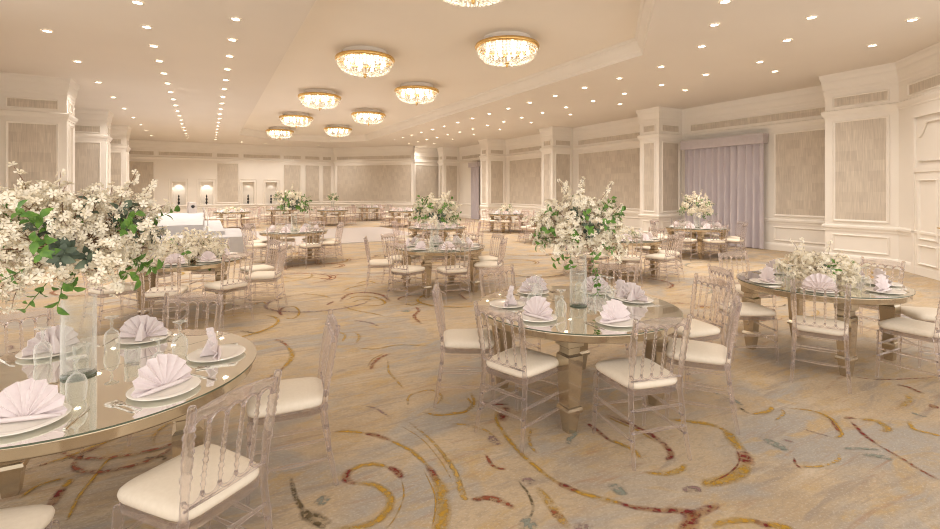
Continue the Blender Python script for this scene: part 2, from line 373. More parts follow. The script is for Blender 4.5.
# ------------------------------------------------------------------ room shell
ZC=4.5; ZT=4.85
def sweep(mb, path, prof, mi=0, closed=False, flip=False):
    """profile [(offset to the left of the path, z)] swept along a ground polyline with mitred corners"""
    P=[Vector(p) for p in path]; n=len(P); rows=[]
    for i in range(n):
        if closed or 0<i<n-1:
            a=(P[i]-P[i-1]).normalized(); b=(P[(i+1)%n]-P[i]).normalized()
        elif i==0: a=b=(P[1]-P[0]).normalized()
        else: a=b=(P[-1]-P[-2]).normalized()
        na=Vector((-a.y,a.x)); nb=Vector((-b.y,b.x)); mt=(na+nb); mt=mt/max(.3,mt.dot(na)) if mt.length>1e-6 else na
        rows.append([(P[i].x+mt.x*d,P[i].y+mt.y*d,z) for d,z in prof])
    k=len(prof)
    for i in range(n if closed else n-1):
        j=(i+1)%n; vs=rows[i]+rows[j]
        mb.add(vs,[(q,q+k,q+k+1,q+1) for q in range(k-1)],mi)
CORN=[(0.0, 3.98), (0.011, 3.98), (0.011, 4.06), (0.0193, 4.08), (0.0193, 4.14), (0.033, 4.17), (0.0495, 4.26), (0.055, 4.3), (0.055, 4.34), (0.0715, 4.38), (0.0853, 4.43), (0.0853, 4.47), (0.099, 4.5)]
BELT=[(0.0, 3.46), (0.0188, 3.46), (0.0225, 3.5), (0.045, 3.53), (0.0638, 3.57), (0.0638, 3.61), (0.03, 3.63), (0.0, 3.64)]
RAIL=[(0,.76),(.02,.76),(.025,.80),(.05,.84),(.05,.88),(.02,.90),(.0,.91)]
BASE=[(.035,0),(.035,.15),(.025,.18),(.012,.20),(0,.21)]
def seg(p,q):
    p=Vector(p);q=Vector(q);u=(q-p); L_=u.length; u=u/L_; return p,u,Vector((-u.y,u.x)),L_
def wallbox(mb,p,u,nv,s0,s1,z0,z1,d0,d1,mi=0):
    vs=[]
    for z in (z0,z1):
        for d in (d0,d1):
            for s in (s0,s1): w=p+u*s+nv*d; vs.append((w.x,w.y,z))
    mb.add(vs,[(0,2,3,1),(4,5,7,6),(0,1,5,4),(2,6,7,3),(0,4,6,2),(1,3,7,5)],mi)
def frame(mb,p,u,nv,s0,s1,z0,z1,w=.055,d=.03):
    """mitred picture-frame moulding with a raised outer bead"""
    rings=[(0,0),(0,d),(w*.35,d*1.25),(w*.6,d*.7),(w,d*.35),(w,0)]
    vs=[]
    for off,dd in rings:
        for s,z in ((s0+off,z0+off),(s1-off,z0+off),(s1-off,z1-off),(s0+off,z1-off)):
            q=p+u*s+nv*dd; vs.append((q.x,q.y,z))
    fs=[]
    for i in range(len(rings)-1):
        for k in range(4): fs.append((i*4+k,i*4+(k+1)%4,i*4+4+(k+1)%4,i*4+4+k))
    mb.add(vs,fs)
def sheet(mb,p,u,nv,s0,s1,z0,z1,d=.006,mi=0):
    vs=[];uv=[]
    for s,z in ((s0,z0),(s1,z0),(s1,z1),(s0,z1)):
        q=p+u*s+nv*d; vs.append((q.x,q.y,z)); uv.append((p.x*.37+p.y*.61+s,z))
    mb.add(vs,[(0,1,2,3)],mi,uvs=[uv])
def bay(tr,pp,a,b,s0=None,s1=None,paper=True,mg=.16,low=True,frieze=True):
    """the usual stack of panels on the wall from a to b between s0 and s1"""
    p,u,nv,L_=seg(a,b); s0=0 if s0 is None else s0; s1=L_ if s1 is None else s1
    if s1-s0<.25: return
    m=min(mg,(s1-s0)*.2); a0,a1=s0+m,s1-m
    if paper:
        frame(tr,p,u,nv,a0,a1,.98,3.38); sheet(pp,p,u,nv,a0+.05,a1-.05,1.03,3.33)
    if frieze:
        frame(tr,p,u,nv,a0,a1,3.69,3.95,.035,.022); sheet(pp,p,u,nv,a0+.03,a1-.03,3.72,3.92)
    if low: frame(tr,p,u,nv,a0,a1,.28,.68,.045,.025)
def shell(name, path, mats=CREAM):
    mb=MB(); sweep(mb,path,[(-.16,0),(0,0),(0,ZC),(-.16,ZC),(-.16,0)]); return struct(mb.build(name,mats))
XW=14.35; XP=13.2
right=[(10.9,2.37),(XP,4.67),(XP,6.1),(XW,6.1)]
pil=[(11.0,11.8),(16.6,17.4),(22.1,22.9),(27.6,28.35)]
for y0,y1 in pil: right+=[(XW,y0),(XP,y0),(XP,y1),(XW,y1)]
right[-1]=(XW,28.36); right+=[(XW,28.6),(11.35,28.6),(11.2,27.7)]
back=[(11.2,27.7),(7.3,31.6),(7.3,32.0),(-4.35,32.0)]
left=[(-4.35,32.0)]
lpil=[(25.3,26.1),(20.6,21.4),(15.3,16.1)]
XL=-3.06
for y0,y1 in lpil: left+=[(-4.35,y1),(XL,y1),(XL,y0),(-4.35,y0)]
left+=[(-4.35,9.5)]
wr=shell('wall_right',right); wl=shell('wall_left',left)
# back wall with four real niches
NX=[(-1.42,'a'),(-.02,'b'),(2.2,'c'),(3.5,'d')]; NW=.31; NZ0,NZ1=.86,2.22
wb=MB(); sweep(wb,back[:3],[(-.16,0),(0,0),(0,ZC),(-.16,ZC),(-.16,0)])
pb,ub,nb_,Lb=seg(back[2],back[3])
xs=sorted([7.3-x for x,_ in NX]); cur=0
for sx in xs:
    wallbox(wb,pb,ub,nb_,cur,sx-NW,0,ZC,-.4,0); wallbox(wb,pb,ub,nb_,sx-NW,sx+NW,0,NZ0,-.4,0); wallbox(wb,pb,ub,nb_,sx-NW,sx+NW,NZ1,ZC,-.4,0)
    wallbox(wb,pb,ub,nb_,sx-NW,sx+NW,NZ0,NZ1,-.4,-.34); cur=sx+NW
wallbox(wb,pb,ub,nb_,cur,Lb,0,ZC,-.4,0)
wback=struct(wb.build('wall_back',CREAM))
for k,(nm,path,zs) in enumerate((('right',right,0),('back',back,0),('left',left,0))):
    mb=MB(); sweep(mb,path,CORN); struct(mb.build('trim_%d'%(k*3+1),CREAM))
    mb=MB(); sweep(mb,path,BELT); struct(mb.build('trim_%d'%(k*3+2),CREAM))
    mb=MB(); sweep(mb,path,BASE); struct(mb.build('baseboard_'+nm,CREAM))
tr=MB(); pp=MB(); rl=MB()
# right: angled wall with a door, the near pilaster, then bays
DS=seg(right[1],right[0])
sweep(rl,right,RAIL)
bay(tr,pp,right[1],right[2],mg=.17)
bay(tr,pp,right[3],right[4],.12,2.0,frieze=False)
bay(tr,pp,right[3],right[4],.12,4.78,paper=False,low=False,mg=.2)
for i in range(4,len(right)-2):
    a,b=right[i],right[i+1]; L_=(Vector(a)-Vector(b)).length
    if L_>2:
        if i==15: bay(tr,pp,a,b,.2,1.75,frieze=False); bay(tr,pp,a,b,.12,L_-.12,paper=False,low=False,mg=.2)
        else: bay(tr,pp,a,b,.12,L_-.12,mg=.2)
    elif L_>.3: bay(tr,pp,a,b,mg=.14)
bay(tr,pp,right[-2],right[-1],mg=.14)
# frieze over the door wall
p_,u_,n_,L_=seg(right[0],right[1])
frame(tr,p_,u_,n_,.3,L_-.35,3.69,3.95,.035,.022); sheet(pp,p_,u_,n_,.33,L_-.38,3.72,3.92)
struct(tr.build('trim_10',CREAM)); struct(pp.build('wallpaper',PAPER,wr)); struct(rl.build('trim_11',CREAM))
tr=MB(); pp=MB(); rl=MB()
sweep(rl,back,RAIL)
bay(tr,pp,back[0],back[1],mg=.12)
def bx(x0,x1,**k): bay(tr,pp,back[2],back[3],7.3-x1,7.3-x0,mg=.03,**k)
bx(6.55,7.2); bx(5.45,6.45); bx(4.15,5.3); bx(.45,1.72); bx(-4.2,-2.55)
for x,_ in NX:
    frame(tr,pb,ub,nb_,7.3-x-NW-.17,7.3-x+NW+.17,NZ0-.16,NZ1+.2,.05,.03); frame(tr,pb,ub,nb_,7.3-x-NW-.05,7.3-x+NW+.05,NZ0-.05,NZ1+.05,.05,.035)
for x0,x1 in ((-2.4,.3),(1.9,4.05)):
    frame(tr,pb,ub,nb_,7.3-x1,7.3-x0,3.69,3.95,.035,.022); sheet(pp,pb,ub,nb_,7.33-x1,7.27-x0,3.72,3.92)
struct(tr.build('trim_12',CREAM)); struct(pp.build('wallpaper',PAPER,wback)); struct(rl.build('trim_13',CREAM))
tr=MB(); pp=MB(); rl=MB(); sweep(rl,left,RAIL)
for i in range(len(left)-1):
    L_=(Vector(left[i])-Vector(left[i+1])).length
    if L_>.3: bay(tr,pp,left[i],left[i+1],s0=.12 if 1.3<L_<1.6 else 0,mg=.15)
struct(tr.build('trim_14',CREAM)); struct(pp.build('wallpaper',PAPER,wl)); struct(rl.build('trim_15',CREAM))

# door in the angled wall (right edge of the view)
p,u,nv,L_=seg(right[0],right[1]); s1=L_-.62; s0=s1-1.75
dr=MB(); wallbox(dr,p,u,nv,s0,s1,0,2.08,.0,.03)
door=struct(dr.build('door_1',CREAM))
dp=MB()
for a0,a1 in ((s0+.05,s0+.85),(s0+.9,s1-.05)):
    frame(dp,p,u,nv+Vector((0,0)),a0+.1,a1-.1,.22,.62,.05,.055); frame(dp,p,u,nv,a0+.1,a1-.1,.72,1.93,.05,.055)
dp.build('door_panel',CREAM,door)
dh=MB()
hp=p+u*(s0+.93)+nv*.06; dh.tube([(hp.x,hp.y,1.0),(hp.x+nv.x*.03,hp.y+nv.y*.03,1.0),(hp.x+nv.x*.03-u.x*.1,hp.y+nv.y*.03-u.y*.1,1.0)],.011); dh.build('door_handle',GOLD,door)
dc=MB()
wallbox(dc,p,u,nv,s1,s1+.09,0,3.2,.0,.05); wallbox(dc,p,u,nv,s0-.09,s0,0,3.2,.0,.05); wallbox(dc,p,u,nv,s0-.09,s1+.09,3.2,3.29,.0,.055); wallbox(dc,p,u,nv,s0,s1,2.08,2.17,.0,.05)
# scrolled head of the over-door panel
sm=(s0+s1)/2; cv=[]
for k in range(41):
    t=k/40*2-1; s_=sm+t*(s1-s0-.24)/2; at=abs(t)
    z=2.80+.27*(.5-.5*math.cos(PI*min(1,max(0,(1-at-.04)/.32)))); q=p+u*s_+nv*.02; cv.append((q.x,q.y,z))
dc.tube(cv,.022,6); 
a=p+u*(s0+.12)+nv*.02;b=p+u*(s1-.12)+nv*.02; dc.tube([(a.x,a.y,2.3),(b.x,b.y,2.3)],.02,6)
struct(dc.build('trim_16',CREAM))

# ceiling with the long octagonal tray
oct_=[(1.4,6.96),(3.8,4.56),(5.47,4.56),(7.87,6.96),(7.87,26.4),(6.2,28.1),(3.1,28.1),(1.4,26.4)]
cb=MB(); out=[(-6,-.5),(16,-.5),(16,33),(-6,33)]
V=[(x,y,ZC) for x,y in oct_]+[(x,y,ZC) for x,y in out]
cb.add(V,[(8,1,0),(8,9,2,1),(9,3,2),(9,10,4,3),(10,5,4),(10,11,6,5),(11,7,6),(11,8,0,7)])
struct(cb.build('ceiling',CEIL))
tb=MB(); tb.add([(x,y,ZT) for x,y in oct_],[tuple(range(8))]); sweep(tb,oct_,[(0,ZC),(0,ZT+.02)],closed=True); struct(tb.build('trim_17',TRAYM))
tc_=MB(); sweep(tc_,oct_,[(0,4.5),(.004,4.50),(.012,4.55),(.03,4.57),(.034,4.61),(.06,4.66),(.10,4.74),(.11,4.78),(.11,4.80),(.14,4.82),(.16,4.85)],closed=True)
struct(tc_.build('trim_18',CREAM))

# ------------------------------------------------------------------ curtains
def curtain(label, y0, y1, nf, zt):
    t=thing('curtain',label,'curtain',(XW-.16,(y0+y1)/2,0))
    mb=MB(); n=nf*10; h=(y1-y0)/2; vs=[]; nz=10; rr=random.Random(nf)
    ph=[rr.uniform(-.4,.4) for _ in range(nf+2)]
    for side in (0,1):
        for j in range(nz+1):
            z=.02+(zt-.02)*j/nz
            for i in range(n+1):
                f=i/n; k=f*nf; w=math.sin(2*PI*(k+ph[int(k)]*math.sin(PI*(k%1))*.4)); amp=.055+.04*(1-j/nz)
                vs.append((-.02-w*amp+ .012*side, -h+2*h*f, z))
    W=n+1; H=(nz+1)*W; fs=[]
    for j in range(nz):
        for i in range(n):
            a=j*W+i; fs.append((a,a+W,a+W+1,a+1)); fs.append((H+a,H+a+1,H+a+W+1,H+a+W))
    for j in range(nz):
        for i in (0,n): a=j*W+i; fs.append((a,H+a,H+a+W,a+W))
    mb.add(vs,fs,0,True); mb.build('drape',CURT,t)
    pm=MB(); pm.box(-.17,.10,-h-.06,h+.06,zt-.02,zt+.27); pm.box(-.185,.10,-h-.075,h+.075,zt+.23,zt+.27); pm.build('pelmet',PELM,t)
curtain('wide lilac grey floor-length curtain under a box pelmet on right wall',8.12,10.74,12,3.10)
curtain('narrow lilac grey curtain far back between two wall panels',24.75,25.75,5,3.16)

# ------------------------------------------------------------------ lights
def lamp(kind,loc,power,col,size=.1,rot=(0,0,0),**k):
    l=D.lights.new('light',kind); l.energy=power; l.color=col
    if kind=='AREA': l.shape='DISK'; l.size=size
    else: l.shadow_soft_size=size
    if kind=='SPOT': l.spot_size=k.get('spot',R(100)); l.spot_blend=k.get('blend',.8)
    o=D.objects.new('light',l); COL.objects.link(o); o.location=loc; o.rotation_euler=rot; return o
WARM=(1,.93,.86)
dl=MB(); dl.lathe([(.085,-.002),(.085,-.014),(.066,-.018),(.062,-.006)],16,0,True); dl.lathe([(.062,-.006),(.02,-.006),(.0005,-.006)],16,1,False)
DLM=dl.mesh('downlight',[RINGM,LAMPG])
def downlight(x,y,label,group):
    o=ob('downlight',DLM); o.location=(x,y,ZC); tag(o,label,'downlight',group)
    lamp('SPOT',(x,y,ZC-.03),DLP*(1.5 if y>18 else 1),WARM,.05,spot=R(140),blend=1)
DLP=56
rows=[('leftmost row',[(-2.45,10.9+2.25*k) for k in range(9)]),('second row from left',[(-.9,8.6+1.22*k) for k in range(18)]),('third row from left',[(.41,8.67+1.22*k) for k in range(18)]),
 ('row beside the tray',[(8.96,7.4+1.25*k) for k in range(15)]),('middle row on the right',[(10.5,6.1+1.28*k) for k in range(17)]),('row nearest the right wall',[(11.62,6.4+2.4*k) for k in range(10)]),  # last downlight in the middle and right-wall rows added to brighten the back recess
 ('slanting row near the tray corner',[(6.7,4.4),(7.48,5.1),(8.38,5.98)]),('second slanting row at right',[(8.53,4.13),(9.43,4.98)]),('outer slanting row at right',[(10.1,3.4),(11.2,4.37)]),
 ('row along the back wall',[(1.75,30.4),(3.0,30.4),(4.4,30.7),(6.0,30.4),(7.2,29.8)])]
for rn,ps in rows:
    for i,(x,y) in enumerate(ps):
        downlight(x,y,'small recessed ceiling downlight, %s in the %s'%(ORD[i],rn),'ceiling downlights')
# crystal chandeliers
rim=MB(); rim.lathe([(.60,.012),(.655,.01),(.66,.0),(.67,-.03),(.655,-.06),(.62,-.07),(.60,-.05),(.60,0)],40); RIM=rim.mesh('gold_rim',GOLD)
pan=MB(); pan.lathe([(.50,.145),(.50,.03),(.60,.011),(.60,-.004),(.3,-.004),(.001,-.004)],32); PAN=pan.mesh('ceiling_plate',CREAM)
cry=MB()
def gem(mb,c,ax,L,w):
    ax=ax.normalized(); s=ax.orthogonal().normalized(); t=ax.cross(s)
    vs=[c+ax*L/2,c+s*w,c+t*w*.6,c-s*w,c-t*w*.6,c-ax*L/2]
    mb.add(vs,[(0,1,2),(0,2,3),(0,3,4),(0,4,1),(5,2,1),(5,3,2),(5,4,3),(5,1,4)])
prof=[]
for k in range(9):
    a=k/8*PI/2; prof.append((.62*math.cos(a)**.62,-.06-.30*math.sin(a)))
for k in range(52):
    an=2*PI*k/52
    for j in range(8):
        if j>=5 and k%2: continue
        if j>=7 and k%4: continue
        r0,z0=prof[j]; r1,z1=prof[j+1]
        A=Vector((r0*math.cos(an),r0*math.sin(an),z0)); B=Vector((r1*math.cos(an),r1*math.sin(an),z1))
        gem(cry,(A+B)/2,B-A,(B-A).length*1.0,min(.034,.62*PI/52*max(.4,(r0+r1)/1.2)+.006))
CRM=cry.mesh('crystal_basket',CRYS)
bub=MB()
for c,rad in ((10,.42),(5,.2)):
    for k in range(c):
        a=2*PI*k/c; bub.lathe([(.001,-.17),(.022,-.155),(.03,-.13),(.022,-.10),(.012,-.06),(.012,-.01)],8,0,True,(rad*math.cos(a),rad*math.sin(a),0))
one=MB(); one.lathe([(.001,-.19),(.025,-.175),(.036,-.14),(.028,-.10),(.012,-.06),(.012,-.01)],10); BUBM=one.mesh('bulb',BULB)
fin=MB(); fin.lathe([(.001,-.45),(.02,-.435),(.03,-.41),(.02,-.385),(.035,-.37),(.05,-.36),(.02,-.345),(.001,-.34)],14); FINM=fin.mesh('finial',GOLD)
chl=[(3.2,5.75,'nearest crystal chandelier cut by the top edge'),(5.45,8.35,'nearest full crystal chandelier at right of the tray'),(3.15,10.7,'large crystal chandelier left of the nearest full one'),(5.5,13.35,'second crystal chandelier in the right file'),
 (3.15,15.7,'third crystal chandelier in the left file'),(5.55,18.4,'third crystal chandelier in the right file'),(3.2,20.6,'fourth crystal chandelier in the left file'),(5.55,23.4,'farthest crystal chandelier in the right file'),(3.2,25.6,'farthest crystal chandelier in the left file')]
for x,y,lb in chl:
    t=thing('chandelier',lb+', gold rim, flush to ceiling','chandelier',(x,y,ZT-.145),0,'flush crystal chandeliers')
    ob('gold_rim',RIM,t); ob('ceiling_plate',PAN,t); ob('crystal_basket',CRM,t); ob('finial',FINM,t)
    for c,rad in ((9,.43),(4,.2)):
        for k in range(c):
            a=2*PI*k/c+.2; ob('bulb',BUBM,t,Matrix.Translation((rad*math.cos(a),rad*math.sin(a),0)))
    lamp('SPOT',(x,y,ZT-.62),75,WARM,.3,spot=R(165),blend=1)
# niches: black ornament and a lamp each
orn=MB(); orn.lathe([(r_*.62,z_*.92) for r_,z_ in [(.001,0),(.10,0),(.10,.02),(.05,.05),(.04,.08),(.09,.14),(.10,.20),(.05,.27),(.04,.29),(.085,.35),(.09,.41),(.04,.48),(.035,.50),(.07,.55),(.065,.61),(.03,.66),(.02,.68),(.001,.69)]],16)
ORN=orn.mesh('ornament',BLACK)
for (x,_),w in zip(NX,('leftmost wall niche','second wall niche from left','third wall niche, right of the wallpaper panel','rightmost wall niche')):
    o=ob('ornament',ORN); o.location=(x,32.17,NZ0); tag(o,'black stacked-ball ornament standing in the %s'%w,'ornament','black ornaments in niches')
    lamp('SPOT',(x,32.15,NZ1-.03),9 if x<1 else 3,WARM,.03,spot=R(120),blend=.6)

# ------------------------------------------------------------------ stage and dance floor
t=thing('stage','low white cloth-covered stage with steps at left back','stage',(0,0,0))
mb=MB(); mb.box(-2.9,-.1,15.0,23.5,0,.78); mb.build('platform',WHITE,t)
mb=MB(); mb.box(-.1,.42,14.6,20.0,0,.62); mb.build('step',WHITE,t)
mb=MB(); mb.box(-.6,.9,13.75,17.0,0,.52); mb.build('step',WHITE,t)
mb=MB(); mb.box(-2.4,-.6,14.1,15.0,0,.52); mb.build('step',WHITE,t)
hr=MB(); hr.tube([(.02,15.6,.62),(.02,15.6,1.0),(-.12,19.5,1.12),(-.12,19.5,.78)],.012,6); hr.build('grey_bar',GREYB,t)  # thin grey bar bent over the steps and platform
t=thing('loudspeaker','small grey loudspeaker box standing on the white stage','speaker',(-.55,23.0,.78),.3)
mb=MB(); mb.frus([(0,.14),(.02,.15),(.44,.13),(.46,.12)]); mb.build('cabinet',GREYB,t)
mb=MB(); mb.lathe([(.07,0),(.05,.02),(.02,.01),(.001,.02)],16); o=mb.build('cone',BLACK,t); o.matrix_local=Matrix.Translation((0,-.145,.28))@Matrix.Rotation(R(84),4,'X')
mb=MB(); mb.box(1.6,7.1,15.65,21.8,0,.022); mb.box(1.52,7.18,15.57,15.65,0,.02,1); mb.box(7.1,7.18,15.65,21.8,0,.02,1)
tag(mb.build('dance_floor',[LINO,GREYB]),'shiny white dance floor laid on carpet in mid room','dance floor')

# ------------------------------------------------------------------ chairs
def interp(keys,z):
    for (z0,*a),(z1,*b) in zip(keys,keys[1:]):
        if z<=z1: f=(z-z0)/(z1-z0); return [x+(y-x)*f for x,y in zip(a,b)]
    return list(keys[-1][1:])
def bumps(z,base,bl):
    r=base
    for c,a,w in bl: r+=a*math.exp(-((z-c)/w)**2)
    return r
PK=[(0,.205,-.262),(.2,.192,-.222),(.44,.182,-.195),(.60,.184,-.212),(.80,.192,-.245),(.92,.197,-.272)]
def post_xyz(z,side): x,y=interp(PK,z); return Vector((x*side,y,z))
PB=[(.455,.007,.012),(.60,.006,.008),(.635,.008,.010),(.66,.006,.007),(.69,.008,.010),(.715,.006,.007),(.745,.008,.010),(.77,.006,.007),(.80,.008,.010),(.83,.005,.008),(.30,.004,.01),(.14,.004,.01)]
SX=(-.111,-.037,.037,.111)
def back_y(z): return interp(PK,z)[1]
def crest(mb,ns):
    xs=[-.195+.39*i/ns for i in range(ns+1)]; top=[];bot=[]
    for x in xs:
        k=(x+.185)/.074; f=(k-math.floor(k))*2-1 if -.185<=x<=.185 else 1
        b=.822+.034*math.sqrt(max(0,1-f*f)); tpz=.893+.022*(1-(x/.195)**2)
        bot.append((x,b)); top.append((x,tpz))
    vs=[];fs=[]
    for x,z in bot+top:
        y=back_y(z); vs.append((x,y-.008,z))
    for x,z in bot+top:
        y=back_y(z); vs.append((x,y+.008,z))
    n=ns+1
    for i in range(ns):
        fs.append((i,i+1,n+i+1,n+i)); fs.append((2*n+i,3*n+i,3*n+i+1,2*n+i+1))
        fs.append((i,2*n+i,2*n+i+1,i+1)); fs.append((n+i,n+i+1,3*n+i+1,3*n+i))
    fs.append((0,n,3*n,2*n)); fs.append((ns,2*n+ns,3*n+ns,n+ns))
    mb.add(vs,fs)
def rounded(w0,w1,d0,d1,n=28,e=.32):
    pts=[]
    for k in range(n):
        a=2*PI*k/n; c,s=math.cos(a),math.sin(a)
        X=math.copysign(abs(c)**e,c); Y=math.copysign(abs(s)**e,s)
        y=(d1+d0)/2+Y*(d1-d0)/2; f=(y-d0)/(d1-d0); pts.append((X*(w0+(w1-w0)*f),y))
    return pts
def slab(mb,outline,layers,mi=0,smooth=True):
    n=len(outline); cx=sum(p[0] for p in outline)/n; cy=sum(p[1] for p in outline)/n; vs=[];fs=[]
    for s,z in layers:
        for x,y in outline: vs.append((cx+(x-cx)*s,cy+(y-cy)*s,z))
    for i in range(len(layers)-1):
        for k in range(n): fs.append((i*n+k,i*n+(k+1)%n,i*n+n+(k+1)%n,i*n+n+k))
    fs.append(tuple(range(n-1,-1,-1))); fs.append(tuple(range((len(layers)-1)*n,len(layers)*n)))
    mb.add(vs,fs,mi,smooth)
def mb_post(side,seg_=9,nz=62):
    mb=MB(); zs=[.92*i/nz for i in range(nz+1)]
    mb.tube([post_xyz(z,side) for z in zs],[bumps(z,.0125+.004*min(1,z/.3),PB)*(1 if z<.91 else .8) for z in zs],seg_); return mb
def mb_front(side,seg_=9,nz=24):
    mb=MB(); zs=[.43*i/nz for i in range(nz+1)]
    mb.tube([(side*(.205-.012*z/.43),.205-.015*z/.43,z) for z in zs],[bumps(z,.011+.008*z/.43,[(.40,.006,.012),(.36,.005,.008),(.30,.004,.012),(.12,.004,.01)]) for z in zs],seg_); return mb
def mb_spindle(x,seg_=7,nz=34):
    mb=MB(); zs=[.535+.30*i/nz for i in range(nz+1)]
    mb.tube([(x,back_y(z),z) for z in zs],[bumps(z,.0072,[(.58,.004,.008),(.615,.005,.008),(.645,.004,.006),(.675,.005,.009),(.705,.004,.006),(.735,.005,.009),(.765,.004,.006),(.80,.004,.008)]) for z in zs],seg_); return mb
def mb_lower(seg_=7,na=6):
    mb=MB(); xs=[-.185]+list(SX)+[.185]
    for a,b in zip(xs,xs[1:]):
        mb.tube([((a+b)/2-(b-a)/2*math.cos(PI*k/na),back_y(.53)+.001,.55-.034*math.sin(PI*k/na)) for k in range(na+1)],.0075,seg_)
    mb.tube([(-.183,back_y(.515),.512),(0,back_y(.515)-.006,.512),(.183,back_y(.515),.512)],.006,seg_); return mb
def mb_arch(seg_=6,na=8):
    mb=MB(); xs=[-.185]+list(SX)+[.185]
    for a,b in zip(xs,xs[1:]):
        mb.tube([((a+b)/2-(b-a)/2*math.cos(PI*k/na),back_y(.83)+.004,.822+.034*math.sin(PI*k/na)) for k in range(na+1)],.008,seg_)
    return mb
def stretch(a,b,r=.0085,seg_=7):
    mb=MB(); a=Vector(a);b=Vector(b); mb.tube([a.lerp(b,k/8) for k in range(9)],[r*(1+.5*math.exp(-((k-4)/1.2)**2)) for k in range(9)],seg_); return mb
def fr(side,z): return Vector((side*(.205-.012*z/.43),.205-.015*z/.43,z))
ST=[]
for s in (-1,1):
    for z in (.155,.265): ST.append((post_xyz(z,s),fr(s,z)))
ST+= [(fr(-1,.31),fr(1,.31)),(fr(-1,.20),fr(1,.20)),(post_xyz(.20,-1),post_xyz(.20,1)),(post_xyz(.33,-1),post_xyz(.33,1))]
OUT=rounded(.185,.215,-.205,.215); OUTF=rounded(.188,.212,-.208,.212)
def mb_seat(): mb=MB(); slab(mb,OUT,[(.94,.452),(1.0,.462),(1.02,.478),(1.0,.494),(.94,.505),(.80,.513),(.5,.520),(.15,.522)]); return mb
def mb_frame(): mb=MB(); slab(mb,OUTF,[(.98,.415),(1,.42),(1,.445),(.98,.453)],0,False); return mb
cm=MB(); crest(cm,50)
PARTS=[('seat_cushion',mb_seat().mesh('seat_cushion',SEAT)),('seat_frame',mb_frame().mesh('seat_frame',ACR)),('crest_rail',cm.mesh('crest_rail',ACR)),('crest_arches',mb_arch().mesh('crest_arches',ACR)),('lower_rail',mb_lower().mesh('lower_rail',ACR))]
for s in (-1,1): PARTS+= [('back_post',mb_post(s).mesh('back_post',ACR)),('front_leg',mb_front(s).mesh('front_leg',ACR))]
for x in SX: PARTS.append(('spindle',mb_spindle(x).mesh('spindle',ACR)))
for a,b in ST: PARTS.append(('stretcher',stretch(a,b).mesh('stretcher',ACR)))
# the far chairs, too small to show their parts
far=MB()
def merge(dst,src,mi=0):
    o=len(dst.v); dst.v+=src.v
    for f,s in zip(src.f,src.s): dst.f.append(tuple(i+o for i in f)); dst.m.append(mi); dst.s.append(s)
for s in (-1,1): merge(far,mb_post(s,5,24)); merge(far,mb_front(s,5,6))
for x in SX: merge(far,mb_spindle(x,4,9))
merge(far,mb_lower(4,4)); c2=MB(); crest(c2,20); merge(far,c2); merge(far,mb_frame())
for a,b in ST: far.tube([a,b],.009,4)
merge(far,mb_seat(),1)
FARCH=far.mesh('banquet_chair',[ACRF,SEAT])

# ------------------------------------------------------------------ tables and settings
TR=.78
def half_disc(mb,R_,z0,z1,sgn,gap):
    n=48; pts=[(gap/2*1,-math.sqrt(R_*R_-gap*gap/4))]
    arc=[(R_*math.cos(-PI/2+PI*k/n),R_*math.sin(-PI/2+PI*k/n)) for k in range(n+1)]
    arc=[(max(gap/2,x),y) for x,y in arc]; arc=[(sgn*x,y) for x,y in arc]
    if sgn<0: arc=arc[::-1]
    m=len(arc); vs=[(x,y,z0) for x,y in arc]+[(x,y,z1) for x,y in arc]
    mb.add(vs,[tuple(range(m-1,-1,-1))],1); mb.add(vs,[tuple(range(m,2*m))],0); mb.add(vs,[(k,(k+1)%m,m+(k+1)%m,m+k) for k in range(m)],1)
tp=MB(); half_disc(tp,TR,.742,.75,1,.004); half_disc(tp,TR,.742,.75,-1,.004); TOPM=tp.mesh('tabletop',[MIRROR,EDGE])
ap=MB(); ap.lathe([(TR-.07,.68),(TR-.025,.68),(TR-.02,.69),(TR-.02,.725),(TR-.012,.741),(.1,.7415)],72,0,True); APM=ap.mesh('apron',CHAMP)
lg=MB(); lg.frus([(0,.034),(.01,.036),(.14,.050),(.145,.062),(.165,.066),(.185,.062),(.19,.050),(.52,.066),(.545,.066),(.56,.050),(.60,.050),(.615,.070),(.69,.072)]); LGM=lg.mesh('leg',CHAMP)
pl=MB(); pl.lathe([(.001,.004),(.085,.004),(.09,.0),(.095,.004),(.148,.013),(.152,.017),(.148,.019),(.10,.010),(.09,.008),(.001,.008)],40); PLM=pl.mesh('plate',PLATE)
def napkin(np_):
    mb=MB(); n=np_*2; rows=[]
    for layer in (0,1):
        for k in range(n+1):
            a=PI*(k/n)*1.06-.03*PI; zz=(.016 if k%2 else -.016)
            for rr,h in ((.012,.25),(.08,.7),(.142,1.0)):
                x=rr*math.cos(a)*1.05; z=rr*math.sin(a)*1.12+.004; y=zz*h+(.0035 if layer else 0)+.22*max(0,z)
                rows.append((x,y,max(z,.0)))
    o=(n+1)*3; fs=[]
    for k in range(n):
        for j in range(2):
            a=k*3+j; fs.append((a,a+3,a+4,a+1)); fs.append((o+a,o+a+1,o+a+4,o+a+3))
        a=k*3+2; fs.append((a,a+3,o+a+3,o+a))
    mb.add(rows,fs)
    return mb
nf=napkin(9); nf.v=[(x*.94,y,z*.94) for x,y,z in nf.v]; NAPM=nf.mesh('napkin_fan',NAPK); nf.v=[(x*.86,y,z*.84) for x,y,z in nf.v]; NAPS=nf.mesh('napkin',NAPK)
sb=MB(); sb.add([(-.012,.0,.002),(.012,.0,.002),(.02,.085,.002),(-.02,.085,.002),(0,.032,.115),(-.01,.028,.10),(.01,.028,.10)],[(0,1,6,5),(1,2,4,6),(3,0,5,4),(2,3,4),(4,5,6)]); 
sb.tube([(-.13,-.008,.008),(-.06,-.014,.012),(.06,-.014,.012),(.13,-.008,.008)],[.005,.010,.010,.005],6); STANDM=sb.mesh('folded_base',NAPK)
